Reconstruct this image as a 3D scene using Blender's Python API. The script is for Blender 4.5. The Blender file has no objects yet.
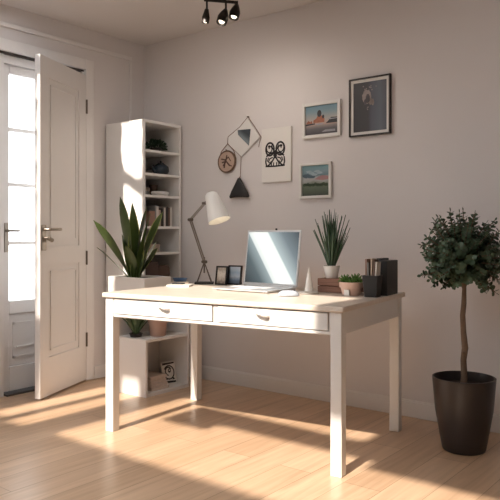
import bpy, bmesh, math, random
from mathutils import Vector, Matrix
random.seed(7)
C = bpy.context.scene.collection
PI = math.pi

# ------------------------------------------------------------------ materials
def mat(name, col, rough=.6, metal=0., vary=.04, scale=8., bump=0., bscale=60., spec=.5, emit=None, estr=0., trans=0., sss=0.):
    m = bpy.data.materials.new(name); m.use_nodes = True
    nt = m.node_tree; b = nt.nodes['Principled BSDF']
    tc = nt.nodes.new('ShaderNodeTexCoord')
    n = nt.nodes.new('ShaderNodeTexNoise'); n.inputs['Scale'].default_value = scale; n.inputs['Detail'].default_value = 3
    nt.links.new(tc.outputs['Object'], n.inputs['Vector'])
    r = nt.nodes.new('ShaderNodeMix'); r.data_type = 'RGBA'
    lo = [max(0, c * (1 - vary)) for c in col]; hi = [min(1, c * (1 + vary)) for c in col]
    r.inputs[6].default_value = (*lo, 1); r.inputs[7].default_value = (*hi, 1)
    nt.links.new(n.outputs['Fac'], r.inputs[0]); nt.links.new(r.outputs[2], b.inputs['Base Color'])
    b.inputs['Roughness'].default_value = rough; b.inputs['Metallic'].default_value = metal
    b.inputs['Specular IOR Level'].default_value = spec
    if trans: b.inputs['Transmission Weight'].default_value = trans
    if bump:
        n2 = nt.nodes.new('ShaderNodeTexNoise'); n2.inputs['Scale'].default_value = bscale; n2.inputs['Detail'].default_value = 4
        nt.links.new(tc.outputs['Object'], n2.inputs['Vector'])
        bp = nt.nodes.new('ShaderNodeBump'); bp.inputs['Strength'].default_value = bump; bp.inputs['Distance'].default_value = .002
        nt.links.new(n2.outputs['Fac'], bp.inputs['Height']); nt.links.new(bp.outputs['Normal'], b.inputs['Normal'])
    if emit:
        b.inputs['Emission Color'].default_value = (*emit, 1); b.inputs['Emission Strength'].default_value = estr
    return m

def wood_mat(name, c1, c2, rough=.4, gscale=(40, 3, 40), axis='X'):
    m = bpy.data.materials.new(name); m.use_nodes = True
    nt = m.node_tree; b = nt.nodes['Principled BSDF']
    tc = nt.nodes.new('ShaderNodeTexCoord'); mp = nt.nodes.new('ShaderNodeMapping')
    mp.inputs['Scale'].default_value = gscale
    n = nt.nodes.new('ShaderNodeTexNoise'); n.inputs['Scale'].default_value = 1.; n.inputs['Detail'].default_value = 5; n.inputs['Distortion'].default_value = .6
    cr = nt.nodes.new('ShaderNodeValToRGB')
    cr.color_ramp.elements[0].position = .3; cr.color_ramp.elements[0].color = (*c1, 1)
    cr.color_ramp.elements[1].position = .7; cr.color_ramp.elements[1].color = (*c2, 1)
    nt.links.new(tc.outputs['Object'], mp.inputs['Vector']); nt.links.new(mp.outputs['Vector'], n.inputs['Vector'])
    nt.links.new(n.outputs['Fac'], cr.inputs['Fac']); nt.links.new(cr.outputs['Color'], b.inputs['Base Color'])
    b.inputs['Roughness'].default_value = rough
    return m

def floor_mat():
    m = bpy.data.materials.new('oak_floorboards'); m.use_nodes = True
    nt = m.node_tree; b = nt.nodes['Principled BSDF']; N = nt.nodes.new; Lk = nt.links.new
    tc = N('ShaderNodeTexCoord'); mp = N('ShaderNodeMapping'); mp.inputs['Rotation'].default_value = (0, 0, PI/2)
    mp.inputs['Location'].default_value = (.37, .07, 0)
    br = N('ShaderNodeTexBrick'); br.offset = .37; br.squash = 1.
    br.inputs['Scale'].default_value = 1.; br.inputs['Brick Width'].default_value = 1.5; br.inputs['Row Height'].default_value = .17
    br.inputs['Mortar Size'].default_value = .0016; br.inputs['Mortar Smooth'].default_value = .1; br.inputs['Bias'].default_value = 0
    br.inputs['Color1'].default_value = (.52, .355, .23, 1); br.inputs['Color2'].default_value = (.62, .44, .30, 1)
    br.inputs['Mortar'].default_value = (.30, .19, .11, 1)
    Lk(tc.outputs['Object'], mp.inputs['Vector']); Lk(mp.outputs['Vector'], br.inputs['Vector'])
    mp2 = N('ShaderNodeMapping'); mp2.inputs['Scale'].default_value = (22, 1.3, 1)
    n = N('ShaderNodeTexNoise'); n.inputs['Scale'].default_value = 1.4; n.inputs['Detail'].default_value = 6; n.inputs['Distortion'].default_value = .8
    Lk(tc.outputs['Object'], mp2.inputs['Vector']); Lk(mp2.outputs['Vector'], n.inputs['Vector'])
    cr = N('ShaderNodeValToRGB'); cr.color_ramp.elements[0].position = .3; cr.color_ramp.elements[0].color = (.84, .80, .76, 1)
    cr.color_ramp.elements[1].position = .65; cr.color_ramp.elements[1].color = (1.06, 1.05, 1.03, 1)
    Lk(n.outputs['Fac'], cr.inputs['Fac'])
    mx = N('ShaderNodeMix'); mx.data_type = 'RGBA'; mx.blend_type = 'MULTIPLY'; mx.inputs[0].default_value = 1
    Lk(br.outputs['Color'], mx.inputs[6]); Lk(cr.outputs['Color'], mx.inputs[7]); Lk(mx.outputs[2], b.inputs['Base Color'])
    b.inputs['Roughness'].default_value = .3; b.inputs['Specular IOR Level'].default_value = .5
    bp = N('ShaderNodeBump'); bp.inputs['Strength'].default_value = .25; bp.inputs['Distance'].default_value = .001
    Lk(br.outputs['Fac'], bp.inputs['Height']); bp.invert = True; Lk(bp.outputs['Normal'], b.inputs['Normal'])
    return m

def ramp_mat(name, stops, axis=2, lo=0., hi=1., noise=.0, rough=.5, emis=0., nscale=6., diag=None):
    """colour bands along one object axis: a printed picture or the painted screen reflection"""
    m = bpy.data.materials.new(name); m.use_nodes = True
    nt = m.node_tree; b = nt.nodes['Principled BSDF']; N = nt.nodes.new; Lk = nt.links.new
    tc = N('ShaderNodeTexCoord')
    d = N('ShaderNodeVectorMath'); d.operation = 'DOT_PRODUCT'
    v = [0, 0, 0]; v[axis] = 1
    d.inputs[1].default_value = diag or v
    Lk(tc.outputs['Object'], d.inputs[0])
    mr = N('ShaderNodeMapRange'); mr.inputs['From Min'].default_value = lo; mr.inputs['From Max'].default_value = hi
    Lk(d.outputs['Value'], mr.inputs['Value'])
    n = N('ShaderNodeTexNoise'); n.inputs['Scale'].default_value = nscale; n.inputs['Detail'].default_value = 5
    Lk(tc.outputs['Object'], n.inputs['Vector'])
    ma = N('ShaderNodeMath'); ma.operation = 'MULTIPLY_ADD'; ma.inputs[1].default_value = noise
    Lk(n.outputs['Fac'], ma.inputs[0]); Lk(mr.outputs['Result'], ma.inputs[2])
    sb = N('ShaderNodeMath'); sb.operation = 'SUBTRACT'; sb.inputs[1].default_value = noise / 2
    Lk(ma.outputs[0], sb.inputs[0])
    cr = N('ShaderNodeValToRGB'); e = cr.color_ramp.elements
    e[0].position, e[0].color = stops[0][0], (*stops[0][1], 1)
    e[1].position, e[1].color = stops[-1][0], (*stops[-1][1], 1)
    for p, c in stops[1:-1]:
        k = e.new(p); k.color = (*c, 1)
    Lk(sb.outputs[0], cr.inputs['Fac'])
    b.inputs['Roughness'].default_value = rough
    if emis:
        b.inputs['Base Color'].default_value = (.02, .02, .02, 1)
        Lk(cr.outputs['Color'], b.inputs['Emission Color']); b.inputs['Emission Strength'].default_value = emis
    else:
        Lk(cr.outputs['Color'], b.inputs['Base Color'])
    return m

M = {}
M['wall'] = mat('wall_plaster', (.70, .66, .645), .9, vary=.02, scale=2, bump=.15, bscale=120)
M['darkwall'] = mat('taupe_wall', (.40, .37, .35), .9, vary=.02, scale=2)
M['ceil'] = mat('ceiling_plaster', (.68, .64, .62), .95, vary=.02, scale=2)
M['floor'] = floor_mat()
M['trim'] = mat('painted_trim', (.76, .73, .71), .45, vary=.02)
M['door'] = mat('door_paint', (.74, .71, .69), .4, vary=.02)
M['desk'] = mat('desk_lacquer', (.75, .73, .70), .35, vary=.02)
M['desktop'] = wood_mat('bleached_desktop', (.66, .57, .48), (.73, .65, .56), .3, (3, 30, 30))
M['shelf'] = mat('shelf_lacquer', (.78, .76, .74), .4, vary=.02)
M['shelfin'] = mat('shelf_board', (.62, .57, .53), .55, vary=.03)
M['chrome'] = mat('brushed_steel', (.30, .26, .22), .32, 1., vary=.1, scale=30)
M['bronze'] = mat('dark_bronze', (.16, .13, .11), .4, .9, vary=.1)
M['gap'] = mat('dark_seal', (.05, .04, .035), .8)
M['black'] = mat('black_plastic', (.014, .013, .013), .6, vary=.15)
M['blackmetal'] = mat('black_metal', (.03, .026, .024), .35, .7, vary=.1)
M['white'] = mat('white_enamel', (.80, .80, .78), .35, vary=.02)
M['ceramic'] = mat('white_ceramic', (.80, .77, .73), .3, vary=.03)
M['terracotta'] = mat('pale_terracotta', (.50, .33, .26), .8, vary=.08, bump=.3)
M['pink'] = mat('blush_clay', (.66, .45, .36), .75, vary=.06, bump=.2)
M['soil'] = mat('soil', (.035, .025, .018), .95, vary=.4, scale=60, bump=1, bscale=90)
M['leaf_big'] = mat('broad_leaf', (.055, .085, .022), .35, vary=.45, scale=14)
M['leaf_edge'] = mat('leaf_margin', (.36, .38, .12), .4, vary=.1)
M['leaf_spiky'] = mat('spiky_leaf', (.035, .075, .035), .4, vary=.4, scale=18)
M['leaf_agave'] = mat('agave_leaf', (.06, .11, .045), .4, vary=.4, scale=20)
M['leaf_tree'] = mat('eucalyptus_leaf', (.06, .10, .055), .5, vary=.45, scale=12)
M['leaf_succ'] = mat('succulent_leaf', (.09, .19, .035), .4, vary=.4, scale=30)
M['leaf_dark'] = mat('dark_leaf', (.02, .045, .022), .5, vary=.4, scale=30)
M['bark'] = mat('bark', (.16, .105, .07), .9, vary=.3, scale=40, bump=.8, bscale=60)
M['potdark'] = mat('dark_glazed_pot', (.028, .02, .018), .38, vary=.2, scale=5)
M['brownpot'] = mat('brown_pot', (.075, .04, .03), .6, vary=.15)
M['blue'] = mat('blue_glaze', (.03, .075, .16), .3, vary=.15)
M['navy'] = mat('navy_glaze', (.022, .035, .05), .25, vary=.2)
M['paper'] = mat('paper', (.76, .73, .69), .8, vary=.02)
M['pages'] = mat('page_edges', (.60, .54, .47), .85, vary=.1, scale=90)
M['crate'] = wood_mat('crate_wood', (.17, .075, .045), (.30, .15, .10), .6, (4, 60, 60))
M['frame_black'] = mat('black_frame', (.02, .014, .011), .4)
M['frame_white'] = mat('white_frame', (.72, .70, .67), .45, vary=.02)
M['cord'] = mat('brown_cord', (.24, .14, .10), .9)
M['plaque'] = mat('plaque_wood', (.46, .33, .26), .6, vary=.15, scale=20)
M['plaque_rim'] = mat('plaque_rim', (.14, .08, .05), .6, vary=.15, scale=20)
M['plaque_mark'] = mat('plaque_stain', (.10, .05, .035), .6)
M['alu'] = mat('laptop_aluminium', (.70, .70, .70), .3, .6, vary=.01)
M['key'] = mat('laptop_keys', (.72, .73, .75), .5, vary=.02)
M['mouse'] = mat('mouse_shell', (.42, .46, .52), .25, vary=.02)
M['towel'] = mat('folded_cloth', (.58, .48, .41), .95, vary=.15, scale=40, bump=.8, bscale=200)
M['ink'] = mat('black_ink', (.02, .018, .02), .7)
M['lens'] = mat('lamp_lens', (.9, .85, .75), .3, emit=(1., .86, .66), estr=2.5)
M['bulb'] = mat('lit_bulb', (.9, .85, .75), .3, emit=(1., .80, .55), estr=5.)
for k, c in dict(b_grey=(.20, .20, .20), b_tan=(.42, .33, .26), b_white=(.62, .58, .53), b_brown=(.13, .08, .06), b_black=(.035, .03, .03), b_rose=(.30, .18, .14)).items():
    M[k] = mat('cover_' + k[2:], c, .7, vary=.06)

def glass_mat():
    m = bpy.data.materials.new('window_glass'); m.use_nodes = True
    nt = m.node_tree; nt.nodes.clear(); N = nt.nodes.new
    o = N('ShaderNodeOutputMaterial'); mx = N('ShaderNodeMixShader'); t = N('ShaderNodeBsdfTransparent'); g = N('ShaderNodeBsdfGlossy')
    fr = N('ShaderNodeFresnel'); fr.inputs['IOR'].default_value = 1.45; g.inputs['Roughness'].default_value = .02
    t.inputs['Color'].default_value = (.97, .98, .98, 1)
    nt.links.new(fr.outputs[0], mx.inputs[0]); nt.links.new(t.outputs[0], mx.inputs[1]); nt.links.new(g.outputs[0], mx.inputs[2]); nt.links.new(mx.outputs[0], o.inputs[0])
    return m
M['glass'] = glass_mat()

# ------------------------------------------------------------------ mesh building
class MB:
    def __init__(s): s.v = []; s.f = []; s.mi = []; s.sm = []
    def add(s, vs, fs, mi=0, smooth=False):
        o = len(s.v); s.v += [Vector(v) for v in vs]; s.f += [tuple(i + o for i in f) for f in fs]
        s.mi += [mi] * len(fs); s.sm += [smooth] * len(fs); return s
    def box(s, a, b, mi=0, m=None):
        x0, y0, z0 = a; x1, y1, z1 = b
        vs = [Vector(p) for p in ((x0,y0,z0),(x1,y0,z0),(x1,y1,z0),(x0,y1,z0),(x0,y0,z1),(x1,y0,z1),(x1,y1,z1),(x0,y1,z1))]
        if m: vs = [m @ v for v in vs]
        return s.add(vs, [(0,3,2,1),(4,5,6,7),(0,1,5,4),(1,2,6,5),(2,3,7,6),(3,0,4,7)], mi)
    def lathe(s, prof, c=(0,0,0), n=28, mi=0, sx=1., sy=1., m=None):
        vs = []; fs = []
        for r, z in prof:
            for k in range(n):
                a = 2*PI*k/n; v = Vector((c[0] + r*sx*math.cos(a), c[1] + r*sy*math.sin(a), c[2] + z)); vs.append(m @ v if m else v)
        for i in range(len(prof) - 1):
            for k in range(n):
                fs.append((i*n+k, i*n+(k+1) % n, (i+1)*n+(k+1) % n, (i+1)*n+k))
        fs.append(tuple(reversed(range(n)))); fs.append(tuple((len(prof)-1)*n + k for k in range(n)))
        return s.add(vs, fs, mi, True)
    def tube(s, pts, r, n=8, mi=0, smooth=True):
        pts = [Vector(p) for p in pts]; rs = r if isinstance(r, (list, tuple)) else [r]*len(pts)
        vs = []; fs = []; up = Vector((0,0,1)); prev = None
        for i, p in enumerate(pts):
            d = (pts[min(i+1, len(pts)-1)] - pts[max(i-1, 0)]).normalized()
            if prev is None:
                u = d.cross(up); u = u.normalized() if u.length > 1e-3 else Vector((1,0,0))
            else: u = (prev - d*prev.dot(d)).normalized()
            prev = u; w = d.cross(u)
            for k in range(n):
                a = 2*PI*k/n; vs.append(p + (u*math.cos(a) + w*math.sin(a))*rs[i])
        for i in range(len(pts)-1):
            for k in range(n): fs.append((i*n+k, i*n+(k+1)%n, (i+1)*n+(k+1)%n, (i+1)*n+k))
        fs.append(tuple(reversed(range(n)))); fs.append(tuple((len(pts)-1)*n+k for k in range(n)))
        return s.add(vs, fs, mi, smooth)
    def prism(s, poly, f0, f1, mi=0):
        """poly: 2D points; f0/f1 map a 2D point to the near and far 3D point"""
        n = len(poly); vs = [f0(p) for p in poly] + [f1(p) for p in poly]
        fs = [tuple(range(n)), tuple(reversed(range(n, 2*n)))] + [(i, i+n, (i+1)%n+n, (i+1)%n) for i in range(n)]
        return s.add(vs, fs, mi)
    def blade(s, base, az, length, width, lean, bend, n=9, mi=0, fold=.25, tip=1., thick=.004, twist=0., edge=None):
        """a strap leaf with a folded cross-section and real thickness"""
        p = Vector(base); ang = lean; vs = []; fs = []
        h = Vector((math.cos(az), math.sin(az), 0)); side0 = Vector((-math.sin(az), math.cos(az), 0))
        st = length / n; rows = []
        for i in range(n+1):
            t = i/n
            d = h*math.sin(ang) + Vector((0,0,1))*math.cos(ang); nrm = (-h*math.cos(ang) + Vector((0,0,1))*math.sin(ang))
            tw = twist*t; sd = side0*math.cos(tw) + nrm*math.sin(tw); nn = nrm*math.cos(tw) - side0*math.sin(tw)
            w = width*.5*(.5 + .5*min(1, t*2.6))*max(.015, (1 - max(0, (t-.45)/.55)**(1.6*tip)))
            rows.append([p - sd*w + nn*w*fold, p - sd*w*.8 + nn*w*fold*.75 + nn*thick*.3, p + nn*thick*.5, p + sd*w*.8 + nn*w*fold*.75 + nn*thick*.3, p + sd*w + nn*w*fold, p - nn*thick*.5])
            p = p + d*st; ang += bend/n
        for r in rows: vs += r
        mis = []
        for i in range(n):
            for k in range(6):
                fs.append((i*6+k, i*6+(k+1)%6, (i+1)*6+(k+1)%6, (i+1)*6+k)); mis.append(edge if (edge is not None and k in (0, 3)) else mi)
        o = len(s.f); s.add(vs, fs, mi, True)
        for j, q in enumerate(mis): s.mi[o+j] = q
        return s
    def leaf(s, c, d, nrm, l, w, mi=0):
        """small round leaf"""
        d = Vector(d).normalized(); nrm = Vector(nrm); nrm = (nrm - d*nrm.dot(d)).normalized(); sd = d.cross(nrm); c = Vector(c)
        pts = [c]; 
        for t, ww in ((.2,.7),(.5,1.),(.8,.75)):
            pts += [c + d*l*t + sd*w*.5*ww + nrm*l*.06, c + d*l*t - sd*w*.5*ww + nrm*l*.06]
        pts.append(c + d*l*1.)
        mid = c + d*l*.5 - nrm*l*.05; pts.append(mid)
        return s.add(pts, [(0,1,8),(1,3,8),(3,5,8),(5,7,8),(7,6,8),(6,4,8),(4,2,8),(2,0,8)], mi, True)
    def build(s, name, mats, parent=None, bevel=0., seg=2, loc=None, solid=0., sub=0):
        me = bpy.data.meshes.new(name); me.from_pydata([tuple(v) for v in s.v], [], s.f)
        mats = mats if isinstance(mats, (list, tuple)) else [mats]
        for m in mats: me.materials.append(M[m] if isinstance(m, str) else m)
        for i, p in enumerate(me.polygons): p.material_index = s.mi[i]; p.use_smooth = s.sm[i]
        bm = bmesh.new(); bm.from_mesh(me); bmesh.ops.recalc_face_normals(bm, faces=bm.faces); bm.to_mesh(me); bm.free()
        me.update()
        o = bpy.data.objects.new(name, me); C.objects.link(o)
        if parent: o.parent = parent
        if loc: o.location = loc
        if solid:
            md = o.modifiers.new('Solidify', 'SOLIDIFY'); md.thickness = solid; md.offset = 0
        if sub:
            md = o.modifiers.new('Subsurf', 'SUBSURF'); md.levels = md.render_levels = sub
        if bevel:
            md = o.modifiers.new('Bevel', 'BEVEL'); md.width = bevel; md.segments = seg; md.limit_method = 'ANGLE'; md.angle_limit = .7
        if any(s.sm):
            try: me.set_sharp_from_angle(angle=.9)
            except Exception: pass
        return o

def thing(name, label, cat, loc=(0,0,0), rotz=0., group=None):
    o = bpy.data.objects.new(name, None); C.objects.link(o); o.empty_display_size = .05
    o.location = loc; o.rotation_euler = (0, 0, rotz); o['label'] = label; o['category'] = cat
    if group: o['group'] = group
    return o
def tag(o, label, cat, group=None):
    o['label'] = label; o['category'] = cat
    if group: o['group'] = group
    return o
def struct(o): o['kind'] = 'structure'; return o

# ------------------------------------------------------------------ desk frame of reference
TH = .1342; DC = (1.7135, -.7795); CT, ST = math.cos(TH), math.sin(TH); DZ = .746
def W(a, b, z=DZ): return (DC[0] + a*CT - b*ST, DC[1] + a*ST + b*CT, z)

# ------------------------------------------------------------------ room shell
H = 2.55; XR = 4.7; YB = -5.2
struct(MB().box((-.3, YB, -.12), (XR+.2, .2, 0)).build('floor', 'floor'))
struct(MB().box((-.2, 0, 0), (XR+.2, .16, H+.05)).build('wall_back', 'wall'))
# left wall with the french-door opening and a tall window towards the viewer
DY0, DY1, DZT = -1.32, -.58, 2.25
WY0, WY1, WZ0, WZ1 = -3.1, -1.6, .25, 2.35
lw = MB()
lw.box((-.16, DY1, 0), (0, 0, H)); lw.box((-.16, DY0, DZT), (0, DY1, H)); lw.box((-.16, WY1, 0), (0, DY0, H))
lw.box((-.16, WY0, 0), (0, WY1, WZ0)); lw.box((-.16, WY0, WZ1), (0, WY1, H)); lw.box((-.16, YB, 0), (0, WY0, H))
struct(lw.build('wall_left', 'wall'))
struct(MB().box((XR, YB, 0), (XR+.16, 0, H)).build('wall_right', 'darkwall'))
struct(MB().box((-.16, YB-.16, 0), (XR+.16, YB, H)).build('wall_front', 'darkwall'))
# ceiling with added, unseen openings that shape where the sun falls
def grid_ceiling(holes):
    xs = sorted({-.16, XR+.16} | {h[0] for h in holes} | {h[1] for h in holes})
    ys = sorted({YB, .0} | {h[2] for h in holes} | {h[3] for h in holes})
    m = MB()
    for i in range(len(xs)-1):
        for j in range(len(ys)-1):
            cx, cy = (xs[i]+xs[i+1])/2, (ys[j]+ys[j+1])/2
            if any(h[0] < cx < h[1] and h[2] < cy < h[3] for h in holes): continue
            m.box((xs[i], ys[j], H), (xs[i+1], ys[j+1], H+.04))
    return m
HOLES = []
SX = -.07                                              # sideways drift of the sunlight per metre
for k in range(11):                                     # added stepped opening, cut to light the bookcase side
    ya, yb = -1.0 - .22*k, -1.22 - .22*k
    d = -(ya+yb)/2 - .4
    x0_, x1_ = .19 - SX*d, .415 - SX*d
    if k: HOLES.append((x0_, x1_, yb, ya))
    else: HOLES += [(x0_, .33, yb, -1.16), (.33, x1_, yb, -1.09)]
HOLES += [(.46, .62, -4.34, -3.45), (.70, .86, -4.38, -3.38), (1.12, 1.36, -4.36, -3.32), (1.19, 1.87, -3.46, -2.60), (1.36, 1.70, -4.36, -3.78), (1.70, 2.50, -4.36, -3.66), (1.87, 2.47, -3.46, -2.72), (2.50, 2.66, -4.36, -3.66), (2.66, 3.7, -4.36, -3.76)]
struct(grid_ceiling(HOLES).build('ceiling', 'ceil'))
# unseen slanting bar, added to throw a diagonal shadow line on the bookcase
gb = MB(); gb.prism([(.15, -1.50), (.15, -1.555), (.62, -1.84), (.62, -1.785)], lambda p: (p[0], p[1], H+.01), lambda p: (p[0], p[1], H+.05))
struct(gb.build('shadow_bar', 'trim'))
struct(MB().box((.016, -.016, 0), (XR, 0, .09)).box((.016, -.012, .09), (XR, 0, .098)).build('baseboard_back', 'trim', bevel=.003))
struct(MB().box((0, -.505, 0), (.016, 0, .09)).build('baseboard_left', 'trim', bevel=.003))
struct(MB().box((0, YB, 0), (.016, -1.39, .09)).build('baseboard_front_left', 'trim', bevel=.003))
# picture rail with its return down the corner
tr = MB(); tr.box((0, YB, 2.405), (.016, -.14, 2.432)); tr.box((0, -.158, .1), (.012, -.14, 2.405))
struct(tr.build('trim_2', 'trim', bevel=.003))
# door casing
cs = MB(); cs.box((0, -.58, 0), (.018, -.508, 2.325)); cs.box((0, -1.39, DZT), (.018, -.58, 2.325)); cs.box((0, -1.39, 0), (.018, -1.32, DZT))
struct(cs.build('trim_3', 'trim', bevel=.004))
jm = MB(); jm.box((-.16, -.60, .0), (-.004, -.58, DZT-.015)); jm.box((-.16, -1.32, .0), (-.02, -1.212, DZT-.015)); jm.box((-.16, -1.212, 2.182), (-.03, -.60, DZT-.015))
struct(MB().box((-.14, -1.212, .0), (-.055, -1.196, 2.182)).box((-.16, -1.32, DZT-.015), (-.01, -.58, DZT)).build('trim_6', 'gap'))
struct(jm.build('trim_4', 'trim'))
# threshold
struct(MB().box((-.16, -1.197, 0), (-.001, -.60, .012)).build('trim_5', 'gap'))

# glazed door closed in the opening
gd = struct(MB().box((-.105, -1.195, .02), (-.055, -1.15, 2.18)).box((-.105, -.70, .02), (-.055, -.602, 2.18))
     .box((-.105, -1.15, 2.125), (-.055, -.70, 2.18)).box((-.105, -1.15, .02), (-.055, -.70, .18)).box((-.105, -1.15, .53), (-.055, -.70, .615))
     .box((-.088, -1.15, .18), (-.072, -.70, .53)).build('door_1', 'door', bevel=.004))
mu = MB()
for z in (1.757, 1.39, 1.0): mu.box((-.10, -1.15, z-.012), (-.06, -.70, z+.012))
mu.build('muntin', 'door', gd)
MB().box((-.083, -1.15, .615), (-.077, -.70, 2.125)).build('glass_pane', 'glass', gd)
hp = MB().box((-.055, -1.188, .94), (-.050, -1.156, 1.135)).build('handle_plate', 'chrome', gd, bevel=.004)
MB().tube([(-.050, -1.174, 1.082), (-.020, -1.174, 1.082), (-.014, -1.168, 1.082), (-.012, -1.10, 1.082)], .008, 10).build('lever_handle', 'chrome', gd)
MB().box((-.11, -1.09, .30), (-.064, -.76, .31)).box((-.088, -1.115, .23), (-.068, -1.10, .47)).box((-.088, -.765, .23), (-.068, -.75, .47)).box((-.088, -1.115, .455), (-.068, -.75, .47)).box((-.088, -1.115, .23), (-.068, -.75, .245)).build('panel_moulding', 'door', gd)

# solid white leaf standing open into the room
LD = Vector((.245, -.548, 0)); LW = LD.length; LA = math.atan2(LD.y, LD.x)
leaf = bpy.data.objects.new('door_2', None); C.objects.link(leaf); struct(leaf)
leaf.location = (-.014, -.598, 0); leaf.rotation_euler = (0, 0, LA)
# local: +x along the leaf to the free edge, +y towards the room side seen by the viewer
T = .038; z0, z1 = .012, 2.205
lf = MB()
st = .10
lf.box((0, 0, z0), (st, T, z1)).box((LW-st, 0, z0), (LW, T, z1)).box((st, 0, z1-.13), (LW-st, T, z1)).box((st, 0, z0), (LW-st, T, .26)).box((st, 0, .86), (LW-st, T, .98))
lf.box((st, .008, .26), (LW-st, T-.008, .86)).box((st, .008, .98), (LW-st, T-.008, z1-.13))
lf.build('door_leaf', 'door', leaf)
pm = MB()
for za, zb in ((.30, .82), (1.02, z1-.17)):
    for a, b in (((st+.03, za), (LW-st-.03, za+.012)), ((st+.03, zb-.012), (LW-st-.03, zb)), ((st+.03, za), (st+.042, zb)), ((LW-st-.042, za), (LW-st-.03, zb))):
        pm.box((a[0], T-.009, a[1]), (b[0], T-.002, b[1]))
pm.build('panel_moulding', 'door', leaf)
MB().box((LW-.064, T, .955), (LW-.012, T+.006, 1.12)).build('handle_plate', 'chrome', leaf, bevel=.004)
MB().tube([(LW-.036, T+.006, 1.09), (LW-.036, T+.045, 1.09), (LW-.05, T+.052, 1.09), (LW-.165, T+.05, 1.092)], .010, 10).build('lever_handle', 'chrome', leaf)
MB().tube([(LW-.036, T+.006, 1.035), (LW-.036, T+.035, 1.035)], .009, 10).tube([(LW-.04, T+.03, 1.037), (LW-.085, T+.035, 1.02)], .014, 10).build('key_knob', 'chrome', leaf)
for z in (1.93, .84, .25):
    MB().tube([(.0, T+.004, z), (.0, T+.004, z+.10)], .008, 10).build('hinge', 'bronze', leaf)

# left window (behind the viewer's left)
wf = MB()
for y in (WY0, WY1-.06): wf.box((-.12, y, WZ0), (-.06, y+.06, WZ1))
for z in (WZ0, 1.25, WZ1-.06): wf.box((-.12, WY0, z), (-.06, WY1, z+.05))
wn = struct(wf.build('window_1', 'trim'))
MB().box((-.093, WY0, WZ0), (-.087, WY1, WZ1)).build('glass_pane', 'glass', wn)
for i, h in enumerate(HOLES):
    pass

# ------------------------------------------------------------------ desk
dk = thing('desk', 'long white desk with two drawers and pale top in middle of room', 'desk', (DC[0], DC[1], 0), TH)
hx, hy = .6845, .4162; w = .053
MB().box((-hx-.014, -hy-.014, .720), (hx+.014, hy+.02, .746)).build('desk_top', 'desktop', dk, bevel=.006, seg=3)
for sx in (-1, 1):
    for sy in (-1, 1):
        a = (-hx if sx < 0 else hx-w); b = (-hy if sy < 0 else hy-w)
        MB().box((a, b, 0), (a+w, b+w, .720)).build('leg', 'desk', dk, bevel=.003)
ap = MB()
ap.box((-hx+w, -hy+.004, .716), (hx-w, -hy+.024, .720)).box((-hx+w, -hy+.004, .618), (hx-w, -hy+.024, .632))
ap.box((.012, -hy+.004, .632), (.036, -hy+.024, .716)).box((-hx+w, -hy+.004, .632), (-hx+w+.008, -hy+.024, .716)).box((hx-w-.008, -hy+.004, .632), (hx-w, -hy+.024, .716))
ap.box((-hx+w, hy-.024, .618), (hx-w, hy-.006, .720))
for s in (-1, 1): ap.box((s*(hx-.014)-.009, -hy+w, .618), (s*(hx-.014)+.009, hy-w, .720))
ap.box((-hx+w, -hy+.024, .612), (hx-w, hy-.024, .618))
ap.build('apron', 'desk', dk, bevel=.002)
for (a, b, hxm) in ((-hx+w+.012, .008, -.285), (.040, hx-w-.012, .292)):
    dr = MB().box((a, -hy-.001, .636), (b, -hy+.26, .713)).build('drawer', 'desk', dk, bevel=.002)
    MB().tube([(hxm-.028, -hy-.001, .699), (hxm-.028, -hy-.018, .700), (hxm-.018, -hy-.026, .697), (hxm+.018, -hy-.026, .686), (hxm+.028, -hy-.018, .683), (hxm+.028, -hy-.001, .682)], [.009, .008, .007, .007, .008, .009], 10).build('handle', 'ceramic', dr)

# ------------------------------------------------------------------ bookcase in the corner
bk = thing('bookcase', 'tall white open bookcase standing in the corner behind the desk', 'bookcase', (0, 0, 0))
BX0, BX1, BY0, BY1, BH = .02, .425, -.40, -.02, 1.875
MB().box((BX0, BY0, 0), (BX1, BY0+.02, BH)).build('side_panel', 'shelf', bk, bevel=.0015)
MB().box((BX0, BY1-.02, 0), (BX1, BY1, BH)).build('side_panel', 'shelf', bk, bevel=.0015)
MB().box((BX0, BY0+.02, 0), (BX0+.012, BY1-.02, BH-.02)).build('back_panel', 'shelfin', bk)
MB().box((BX0, BY0+.02, BH-.02), (BX1, BY1-.02, BH)).build('top_panel', 'shelf', bk)
SH = [1.665, 1.498, 1.342, 1.117, .928, .708, .46, .24, .05]
for z in SH: MB().box((BX0+.012, BY0+.02, z-.018), (BX1-.004, BY1-.02, z)).build('shelf', 'shelf', bk, bevel=.001)

# ------------------------------------------------------------------ low unit beside it
LX0, LX1, LY0, LY1, LH = .435, .73, -.66, -.25, .64
lo = thing('shelf_unit', 'low white open cubby unit under the desk left end in front of bookcase', 'shelf unit', (0, 0, 0))
MB().box((LX0, LY0, .02), (LX1, LY0+.018, .355)).build('side_panel', 'shelf', lo, bevel=.0015)
MB().box((LX0, LY1-.018, .02), (LX1, LY1, LH-.018)).build('side_panel', 'shelf', lo, bevel=.0015)
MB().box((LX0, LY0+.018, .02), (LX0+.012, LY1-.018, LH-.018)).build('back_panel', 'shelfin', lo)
MB().box((LX0, LY0, 0), (LX1, LY1, .02)).build('bottom_panel', 'shelf', lo, bevel=.001)
MB().box((LX0, LY0, .355), (LX1, LY1-.018, .373)).build('shelf', 'shelf', lo, bevel=.001)
MB().box((LX0, LY0, LH-.018), (LX1, LY1, LH)).build('top_panel', 'shelf', lo, bevel=.001)

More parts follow.
